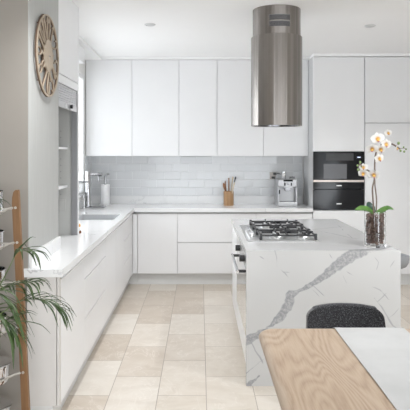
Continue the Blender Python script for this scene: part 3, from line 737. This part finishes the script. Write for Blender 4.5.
def digit_lines(ch):
    # single-stroke numerals in a 0..1 box
    def arc(cx, cy, rx, ry, a0, a1, n=12): return [(cx+rx*math.cos(math.radians(a0+(a1-a0)*i/n)), cy+ry*math.sin(math.radians(a0+(a1-a0)*i/n))) for i in range(n+1)]
    D = {'0': [arc(.5,.5,.42,.5,0,360,20)], '1': [[(.15,.75),(.5,1),(.5,0)]],
         '2': [arc(.5,.7,.4,.3,170,-30)+[(.1,0),(.92,0)]], '3': [[(.12,1),(.88,1),(.45,.6)]+arc(.45,.3,.42,.3,80,-160)],
         '4': [[(.7,0),(.7,1),(.05,.3),(.98,.3)]], '5': [[(.85,1),(.2,1),(.15,.55)]+arc(.45,.32,.4,.32,110,-150)],
         '6': [[(.75,1),(.2,.5)]+arc(.5,.3,.4,.3,150,510,20)], '7': [[(.08,1),(.92,1),(.35,0)]],
         '8': [arc(.5,.76,.32,.24,0,360,16), arc(.5,.27,.4,.27,0,360,16)], '9': [[(.25,0),(.8,.5)]+arc(.5,.7,.4,.3,-30,330,20)]}
    return D[ch]
for n_ in range(1, 13):
    a = math.radians(90-30*n_); s_ = str(n_)
    rmid = .170; hgt = .146; wd = .056 if len(s_) == 1 else .034; gap = .012
    ux, uy = (math.cos(a), math.sin(a)); flip = -1 if n_ in (4,5,6,7,8) else 1
    up = Vector((ux, uy))*flip; rt = Vector((up.y, -up.x))
    tot = len(s_)*wd+(len(s_)-1)*gap
    w = MB(); wb = MB()
    for i, ch in enumerate(s_):
        for ln in digit_lines(ch):
            pts2 = [Vector((ux,uy))*rmid + rt*(-tot/2+i*(wd+gap)+p_[0]*wd) + up*((p_[1]-.5)*hgt) for p_ in ln]
            # flat ribbon with square section
            for zz0, zz1, hw_, ww in ((-.003,.003,.0036,w), (-.0100,-.0031,.0038,wb)):
                for q0, q1 in zip(pts2, pts2[1:]):
                    d_ = (q1-q0); L_ = d_.length
                    if L_ < 1e-5: continue
                    d_ /= L_; nn = Vector((-d_.y, d_.x))*hw_; e_ = d_*hw_*.6
                    c4 = [q0-e_-nn, q1+e_-nn, q1+e_+nn, q0-e_+nn]
                    ww.loft([[(c_.x,c_.y,zz0) for c_ in c4], [(c_.x,c_.y,zz1) for c_ in c4]])
    nm = w.build('numeral', M['clockwood'], clk, smooth=False); wb.build('numeral_edge', M['clockedge'], nm, smooth=False)
# wall spacers that hold the rim off the wall
w = MB()
for a in (45, 135, 225, 315): w.cyl((.240*math.cos(math.radians(a)), .240*math.sin(math.radians(a)), -.0235), (.240*math.cos(math.radians(a)), .240*math.sin(math.radians(a)), -.0126), .004, 8)
w.build('spacers', M['clockedge'], clk)

# ------------------------------------------------------------------ dining table, runner, chair
TX0, TX1, TY0, TY1 = .262, 1.32, .45, 2.63
dt = thing('dining_table', 'light oak dining table with rounded edges in front of the island', 'table', ((TX0+TX1)/2, (TY0+TY1)/2, 0))
hx, hy = (TX1-TX0)/2, (TY1-TY0)/2
def rrect(hx, hy, r, z, inset, n=8):
    hx -= inset; hy -= inset; r = max(r-inset, .008); pts = []
    for cx, cy, a0 in ((hx-r,hy-r,0), (-hx+r,hy-r,90), (-hx+r,-hy+r,180), (hx-r,-hy+r,270)):
        for k in range(n+1):
            a = math.radians(a0+90*k/n); pts.append((cx+r*math.cos(a), cy+r*math.sin(a), z))
    return pts
MB().loft([rrect(hx,hy,.075,z,i) for z, i in ((.690,.030),(.694,.022),(.708,.008),(.722,.001),(.732,.003),(.741,.011),(.747,.022),(.7497,.034),(.75,.042))]).build('tabletop', M['oak'], dt, ang=60)
for sx in (-1, 1):
    for sy in (-1, 1):
        x, y = sx*(hx-.16), sy*(hy-.22)
        MB().loft([[(x+a*k,y+b*k,z) for a,b in ((-1,-1),(1,-1),(1,1),(-1,1))] for z, k in ((0,.028),(.62,.042),(.6895,.042))]).build('leg', M['oak'], dt, smooth=False)
MB().box(-hx+.2, hx-.2, -hy+.2, -hy+.225, .62, .6895).build('apron', M['oak'], dt, smooth=False)
# runner: subtle folds, hangs over the far end
t_ = bmesh.new(); NX, NY = 14, 70; X0, X1 = .612, .925; rows = []
for j in range(NY+1):
    L_ = j/NY*2.208; row = []
    y = .42+L_
    for i in range(NX+1):
        x = X0+(X1-X0)*i/NX
        wv = .0012*math.sin(x*38+y*5)+.0010*math.sin(y*17-x*22)
        if y <= 2.597: row.append((x, y, .7540+abs(wv)))
        elif y <= 2.66:
            row.append((x, y, .754-(y-2.597)*.28))
        else: row.append((x, 2.642+abs(wv), .702-(y-2.66)))
    rows.append([t_.verts.new(v_) for v_ in row])
for a, b in zip(rows, rows[1:]):
    for i in range(NX): t_.faces.new((a[i], a[i+1], b[i+1], b[i]))
bmesh.ops.recalc_face_normals(t_, faces=t_.faces); g2 = bmesh.ops.solidify(t_, geom=t_.faces[:], thickness=.0012)
rn = MB().add(t_).build('table_runner', M['linen'], ang=60); tag(rn, 'off-white cloth runner lying lengthwise on the oak table', 'table runner')

ch = thing('dining_chair', 'charcoal tweed dining chair at the head of the oak table', 'chair', (.727, 2.76, 0))
def shell_back():
    rings = []; nz = 18; na = 20
    for k in range(nz+1):
        u = 1-(1-k/nz)**1.8; z = .42+u*.352
        hw = .213-.024*u; rr = 1.0
        if u > .88: hw -= .026*((u-.88)/.12)**2.2
        y0 = .10+.055*u
        fr = []; bk_ = []
        for i in range(na+1):
            v = i/na*2-1
            zz = z-.006*abs(v)**3*u
            yy = y0-.075*v*v*(1-.3*u)
            fr.append((hw*v, yy-.017, zz)); bk_.append((hw*v*1.005, yy+.017, zz))
        rings.append(fr+bk_[::-1])
    lastf = rings[-1]
    rings.append([(p[0]*.95, (p[1]*.5+(.155-.075*(p[0]/.2)**2*.7)*.5), p[2]+.010) for p in lastf])
    return rings
MB().loft(shell_back()).build('backrest', M['tweed'], ch, ang=80)
MB().loft([rrect(.235,.215,.08,z,i) for z, i in ((.415,.03),(.42,.008),(.44,.0),(.465,.006),(.475,.03))]).bm.free() if False else None
sb = MB(); sb.loft([[(p[0], p[1]-.13, p[2]) for p in rrect(.235,.215,.08,z,i)] for z, i in ((.405,.03),(.41,.008),(.43,.0),(.452,.006),(.462,.03))]); sb.build('seat', M['tweed'], ch, ang=80)
for sx in (-1,1):
    for yy, y2 in ((-.28,-.33), (.03,.10)):
        MB().cyl((sx*.17, yy, .406), (sx*.215, y2, 0), .014, 12, .009).build('leg', M['black_metal'], ch)

# ------------------------------------------------------------------ bar stool on the far right of the island
st = thing('bar_stool', 'grey shell bar stool tucked under the right side of the island', 'stool', (1.415, 4.30, 0))
rings = []
for k, (z, ax) in enumerate(((.680,.05),(.684,.10),(.702,.135),(.735,.153),(.775,.158),(.80,.155))):
    rings.append([(ax*math.cos(a), ax*1.05*math.sin(a), z+((-.030*math.cos(a)-.012*math.sin(a)) if k == 5 else 0)) for a in [2*PI*i/40 for i in range(40)]])
inner = [[(p[0]*.93, p[1]*.93, p[2]) for p in rings[5]], [(p[0]*.9, p[1]*.9, p[2]+.008) for p in rings[3]], [(p[0]*.85, p[1]*.85, .72) for p in rings[2]], [(p[0]*.7, p[1]*.7, .705) for p in rings[1]]]
MB().loft(rings+inner).build('shell_seat', M['stool'], st, ang=70)
MB().cyl((0,0,.012), (0,0,.6795), .022, 24).build('pedestal', M['chrome'], st)
MB().lathe([(0,0),(.19,0),(.19,.006),(.05,.016),(.024,.03),(0,.03)], 40).build('base', M['chrome'], st)
MB().tube([(.09*math.cos(a), .09*math.sin(a), .30) for a in [2*PI*i/32 for i in range(32)]], .008, 8, closed=True).build('footring', M['chrome'], st)

# ------------------------------------------------------------------ orchid in glass vase
VX, VY = 1.212, 3.945
vs = MB().lathe([(0,0),(.070,0),(.0725,.003),(.0725,.245),(.0705,.247),(.0690,.245),(.0690,.020),(.066,.016),(0,.016)], 48).build('glass_vase', M['glass'])
vs.location = (VX, VY, .9002); tag(vs, 'clear straight-sided glass vase at the near right corner of the island', 'vase')
w = MB()
for k in range(520):
    a = random.uniform(0, 2*PI); rr = .055*math.sqrt(random.random()) if k > 130 else random.uniform(.048,.0545); z = random.uniform(.030, .228)
    t_ = bmesh.new(); bmesh.ops.create_icosphere(t_, subdivisions=1, radius=random.uniform(.0105,.0135))
    for v_ in t_.verts: v_.co *= random.uniform(.8, 1.12)
    w.add(t_, Matrix.Translation((rr*math.cos(a), rr*math.sin(a), z)) @ Matrix.Rotation(random.uniform(0,6), 4, 'X') @ Matrix.Rotation(random.uniform(0,6), 4, 'Z') @ Matrix.Diagonal((1,1,.7,1)))
bk_ = w.build('bark_chips', M['bark'], smooth=False, stuff=True); bk_.location = (VX, VY, .9)
tag(bk_, 'brown bark chips filling the clear glass vase', 'bark')
orr = thing('orchid', 'white orchid with yellow centres growing from the glass vase', 'orchid', (VX, VY, 1.09))
def L(px, py, dy=0.0):
    v_ = U(px, py, VY+dy); return v_-Vector((VX, VY, 1.09))
def smooth_pts(P, n=6):
    P = [Vector(p) for p in P]; out = []
    for i in range(len(P)-1):
        p0 = P[max(i-1,0)]; p1 = P[i]; p2 = P[i+1]; p3 = P[min(i+2,len(P)-1)]
        for k in range(n):
            u = k/n
            out.append(.5*((2*p1)+(-p0+p2)*u+(2*p0-5*p1+4*p2-p3)*u*u+(-p0+3*p1-3*p2+p3)*u**3))
    out.append(P[-1]); return out
MB().tube(smooth_pts([L(374,216),L(373,200),L(372.5,188),L(374.5,178),L(374.8,162),L(377,150,.02),L(384,143,.02),L(392,144,.02),L(400,149,.02)]), .0058, 8).build('stem', M['orchidstem'], orr)
MB().tube(smooth_pts([L(376,216,.01),L(376.5,200,.01),L(375,186,.01),L(374.2,178,.01),L(370,172,-.01),L(364,168,-.02),L(360,164,-.02)]), .0050, 8).build('stem', M['orchidstem'], orr)
def leaf_mesh(pts, widths, up=(0,0,1), fold=.25, n=5, th=.0012):
    P = smooth_pts(pts, n); N = len(P); t_ = bmesh.new(); rows = []
    up = Vector(up)
    for i, p in enumerate(P):
        d = (P[min(i+1,N-1)]-P[max(i-1,0)]).normalized(); sd = d.cross(up)
        if sd.length < .05: sd = d.cross(Vector((0,1,0)))
        sd.normalize(); nn = sd.cross(d)
        u = i/(N-1)*(len(widths)-1); k = min(int(u), len(widths)-2); wv = widths[k]+(widths[k+1]-widths[k])*(u-k); wv = max(wv, .0004)
        rows.append([t_.verts.new(p-sd*wv+nn*wv*fold), t_.verts.new(p-sd*wv*.5+nn*wv*fold*.3), t_.verts.new(p), t_.verts.new(p+sd*wv*.5+nn*wv*fold*.3), t_.verts.new(p+sd*wv+nn*wv*fold)])
    for a, b in zip(rows, rows[1:]):
        for k in range(4): t_.faces.new((a[k],a[k+1],b[k+1],b[k]))
    bmesh.ops.recalc_face_normals(t_, faces=t_.faces); bmesh.ops.solidify(t_, geom=t_.faces[:], thickness=th)
    return t_
MB().add(leaf_mesh([L(374,214),L(368,209.5,-.02),L(361,208.5,-.04),L(355,210,-.055)], [.012,.022,.021,.003], up=(0,-.75,.65))).build('leaf', M['orchidleaf'], orr)
MB().add(leaf_mesh([L(376,214),L(382,210.5,-.01),L(388,208,-.03),L(393.5,209.5,-.045)], [.012,.021,.018,.003], up=(0,-.75,.65))).build('leaf', M['orchidleaf'], orr)
MB().add(leaf_mesh([L(374,214,.01),L(371,209,.02),L(370,205,.05),L(371,203,.08)], [.014,.030,.028,.005], up=(0,-1,.3))).build('leaf', M['orchiddark'], orr)
def petal(w, ang, ln, wd, tilt=.25, cup=.2):
    t_ = bmesh.new(); N = 7; rows = []
    for i in range(N):
        u = i/(N-1); r_ = ln*u; hw_ = wd*math.sin(PI*min(1, u*.93+.07))**.7*(1 if 0 < i < N-1 else .35)
        z = -tilt*r_*u
        rows.append([t_.verts.new((r_, hw_*v_, z+cup*hw_*v_*v_)) for v_ in (-1,-.5,0,.5,1)])
    for a, b in zip(rows, rows[1:]):
        for k in range(4): t_.faces.new((a[k],a[k+1],b[k+1],b[k]))
    bmesh.ops.solidify(t_, geom=t_.faces[:], thickness=.0006)
    w.add(t_, Matrix.Rotation(ang, 4, 'Z'))
def make_flower():
    w = MB()
    for a in (90, 210, 330): petal(w, math.radians(a), .036, .012, .25)
    for a in (18, 162): petal(w, math.radians(a), .040, .021, .1)
    fl = w.build('flower', M['petal'], orr, ang=70)
    MB().sphere((0,-.006,.006), .008, (1.1,1.0,.9), 10).build('lip', M['lip'], fl)
    MB().sphere((0,-.014,.009), .0055, (1.2,.9,.8), 8).build('lip_tip', M['pinklip'], fl)
    return fl
proto = make_flower(); first = True
for px, py, dy, yaw, pitch, roll, sc in ((388.3,133.2,.02,10,-5,5,.80), (377.8,138.8,-.015,-12,8,12,1.25), (386.2,144.3,-.015,15,5,-8,1.1), (372.2,149.2,0,-25,0,5,1.1),
        (380.8,149.5,.012,5,15,15,1.05), (379.4,158.6,-.01,22,5,10,1.05), (373.8,175.2,-.02,0,-8,0,1.15), (363.5,167.4,-.03,-35,0,10,.85), (363.2,173.8,-.035,-20,10,-10,.95), (397.0,148.0,.01,62,10,-10,.8)):
    if first: fl = proto; first = False
    else: fl = copy_tree(proto, orr)
    fl.location = L(px, py, dy)
    fl.rotation_euler = (Matrix.Rotation(math.radians(yaw), 3, 'Z') @ Matrix.Rotation(math.radians(90+pitch), 3, 'X') @ Matrix.Rotation(math.radians(roll), 3, 'Z')).to_euler()
    fl.scale = (sc,)*3
for px, py, r_ in ((398.6,143.2,.010), (400.5,150.8,.008), (404.2,151.6,.007), (403.6,147.2,.006), (406,149.2,.006), (360.2,162.2,.008), (357.6,165.5,.007), (358.2,169.6,.008), (361.5,166.5,.006)):
    MB().sphere(L(px,py,.02 if px > 380 else -.02), r_, (1,1,1.15), 12).build('bud', M['bud'], orr)
MB().tube(smooth_pts([L(396,146,.02),L(398.6,143.2,.02)]), .0016, 6).build('twig', M['orchidstem'], orr)
MB().tube(smooth_pts([L(398.5,149,.02),L(403.6,148.2,.02),L(406,149.2,.02)]), .0016, 6).build('twig', M['orchidstem'], orr)
MB().tube(smooth_pts([L(362,167,-.02),L(360,163,-.02),L(358,168,-.02)]), .0016, 6).build('twig', M['orchidstem'], orr)

# ------------------------------------------------------------------ cookware stand
RY = 3.0
rk = thing('cookware_stand', 'slim wooden upright stand with metal straps holding pots against the beige wall', 'stand', (-1.13, RY, 0))
def upright(sgn, nm='upright'):
    w = MB(); rr = []
    for z, xc in ((0,.222),(.4,.205),(.9,.181),(1.27,.163)):
        hw_ = .0185 if z > 0 else .020
        rr.append([(sgn*(xc)+a*hw_, b*.014, z) for a, b in ((-1,-1),(1,-1),(1,1),(-1,1))])
    for k, (z, dx) in enumerate(((1.315,.0),(1.345,.004),(1.356,.010))):
        xc = .161-.002*k; lo = -1+[.15,.6,1.3][k]
        a0, a1 = (lo, 1) if sgn > 0 else (-1, -lo)
        rr.append([(sgn*xc+a*.0185, b*.014, z) for a, b in ((a0,-1),(a1,-1),(a1,1),(a0,1))])
    w.loft(rr); return w.build(nm, M['bamboo'], rk, smooth=False)
u1 = upright(1); u2 = upright(-1)
tiers = [(1.263,.094,.115), (1.081,.097,.09), (.876,.104,.10), (.638,.111,.10), (.400,.124,.10), (.19,.128,.09)]
for z, r_, h_ in tiers:
    xr = .222-(.222-.163)*z/1.27
    w = MB(); w.tube([(xr-.012,-.02,z),(xr-.04,-.024,z-.006),(r_+.012,-.03,z-.018)] + [((r_+.006)*math.cos(a), -(r_+.006)*math.sin(a), z-.022) for a in [math.radians(15+150*i/14) for i in range(15)]] + [(-r_-.012,-.03,z-.018),(-xr+.04,-.024,z-.006),(-xr+.012,-.02,z)], .006, 8)
    if z > .5: w.tube([((r_-.012)*math.cos(a), (r_-.012)*math.sin(a)-.0, z-.034) for a in [2*PI*i/24 for i in range(24)]], .004, 6, closed=True)
    for sg in ((-1,1) if z > .5 else ()): w.box(sg*(r_-.012)-.003, sg*(r_-.012)+.003, -.03, -.024, z-.036, z-.018)
    for sg in ((-1,1) if z > .5 else ()): w.box(min(sg*(r_-.01),sg*xr), max(sg*(r_-.01),sg*xr), -.005, .005, z-.012, z-.004) if xr > r_ else None
    w.build('strap', M['strap'], rk)
    for sg in (-1,1): MB().cyl((sg*xr,-.0142,z), (sg*xr,-.019,z), .007, 12).build('bolt', M['strap'], rk)
def pot(z, r_, h_, label, lid=True, kind='saucepan'):
    p_ = thing(kind, label, 'pot', (-1.13, RY, z-.0295 if z > .5 else z-.055), 0, 'stainless pots stacked on the cookware stand')
    MB().lathe([(0,0),(r_-.012,0),(r_-.004,.006),(r_-.001,.016),(r_-.001,h_-.004),(r_+.005,h_),(r_+.005,h_+.002),(r_-.003,h_+.001),(r_-.004,.01),(0,.008)], 48).build('pan_body', M['chrome'], p_)
    if lid:
        ld = MB().lathe([(r_+.004,h_+.0025),(r_+.004,h_+.006),(r_*.85,h_+.018),(r_*.45,h_+.030),(0,h_+.033)], 48).build('lid', M['chrome'], p_)
        MB().lathe([(.006,h_+.032),(.006,h_+.042),(.018,h_+.048),(.018,h_+.056),(0,h_+.058)], 20).build('knob', M['darkchrome'], ld)
    return p_
pot(1.263,.092,.115,'deep shiny steel pot at the top of the cookware stand', False)
pot(1.081,.095,.085,'small shiny steel pan second from the top of the cookware stand', False)
pot(.876,.102,.09,'shiny steel saucepan third from the top, behind palm fronds', False)
pot(.638,.109,.08,'shiny steel saucepan behind the densest palm fronds', False)
pot(.400,.122,.09,'wide steel saucepan with domed lid below the palm fronds')
pot(.19,.126,.075,'lowest wide lidded steel saucepan on the cookware stand')

# ------------------------------------------------------------------ areca palm
PY = 2.58
palm = thing('potted_palm', 'green palm with arching fronds in front of the cookware stand', 'plant', (-1.13, PY, 0))
MB().lathe([(0,.26),(.10,.26),(.105,.265),(.135,.50),(.14,.52),(.128,.52),(.122,.48),(.10,.28),(0,.275)], 36).build('pot', M['pot'], palm)
MB().lathe([(0,.47),(.121,.47),(.119,.49),(0,.50)], 24).build('soil', M['soil'], palm)
for k in range(3):
    a = math.radians(90+120*k); MB().cyl((.09*math.cos(a), .09*math.sin(a), .2595), (.13*math.cos(a), .13*math.sin(a), 0), .012, 10).build('stand_leg', M['bamboo'], palm)
def PP(px, py, dy): return U(px, py, PY+dy)-Vector((-1.13, PY, 0))
def frond(pts, t0, n, ln, side=1.0, seed=0):
    rnd = random.Random(seed)
    base = Vector((rnd.uniform(-.04,.04), rnd.uniform(-.03,.03), .49))
    P = smooth_pts([base, base.lerp(pts[0], .5)+Vector((0,0,.03))]+pts, 8); N = len(P)
    st_ = MB().tube(P, [.0045*(1-.75*i/(N-1)) for i in range(N)], 6).build('frond', M['palmstem'], palm)
    w = MB()
    for k in range(n):
        u = t0+(1-t0)*k/(n-1); f = u*(N-1); i = min(int(f), N-2); p = P[i].lerp(P[i+1], f-i); d = (P[i+1]-P[i]).normalized()
        sd = d.cross(Vector((0,0,1))).normalized() if abs(d.z) < .95 else Vector((0,1,0))
        for sg in (-1, 1):
            l_ = ln*1.12*(.65+.6*math.sin(PI*min(1,(u-t0)/(1-t0)*.8+.2)))*rnd.uniform(.8,1.15)
            dr = (d*.85+sd*sg*rnd.uniform(.35,.75)+Vector((0,0,rnd.uniform(-.05,.25)))).normalized()
            drop = rnd.uniform(.30,.75)*l_
            q = [p, p+dr*l_*.35+Vector((0,0,-drop*.05)), p+dr*l_*.7+Vector((0,0,-drop*.35)), p+dr*l_*.92+Vector((0,0,-drop*.95))]
            w.add(leaf_mesh(q, [.0018,.0056,.0048,.0004], fold=.35, n=4, th=.0005))
    w.build('leaflets', M['palm'], st_, ang=80)
frond([PP(-8,300,0), PP(8,270,0), PP(18,252,0), PP(32,252,-.02)], .72, 7, .11, seed=1)
frond([PP(-20,310,.05), PP(-2,292,.04), PP(16,284,.03), PP(34,282,.02)], .62, 8, .12, seed=2)
frond([PP(-20,330,-.06), PP(6,310,-.05), PP(24,300,-.04), PP(44,300,-.03), PP(56,306,-.03)], .62, 10, .115, seed=3)
frond([PP(-40,330,-.1), PP(-20,296,-.12), PP(-4,292,-.12), PP(8,302,-.12)], .55, 9, .15, seed=4)
frond([PP(-40,340,-.15), PP(-22,318,-.18), PP(-6,312,-.2), PP(8,322,-.2)], .55, 9, .14, seed=5)
frond([PP(-30,350,-.08), PP(-8,330,-.12), PP(6,322,-.14), PP(14,330,-.15)], .5, 9, .14, seed=9)
frond([PP(-50,300,.0), PP(-45,240,0), PP(-25,205,0), PP(-12,199,0)], .75, 6, .10, seed=6)
frond([PP(-80,320,.0), PP(-100,270,0), PP(-125,250,0), PP(-150,262,0)], .6, 9, .14, seed=7)
frond([PP(-60,300,-.1), PP(-62,250,-.2), PP(-60,225,-.3), PP(-60,235,-.42)], .6, 9, .14, seed=8)
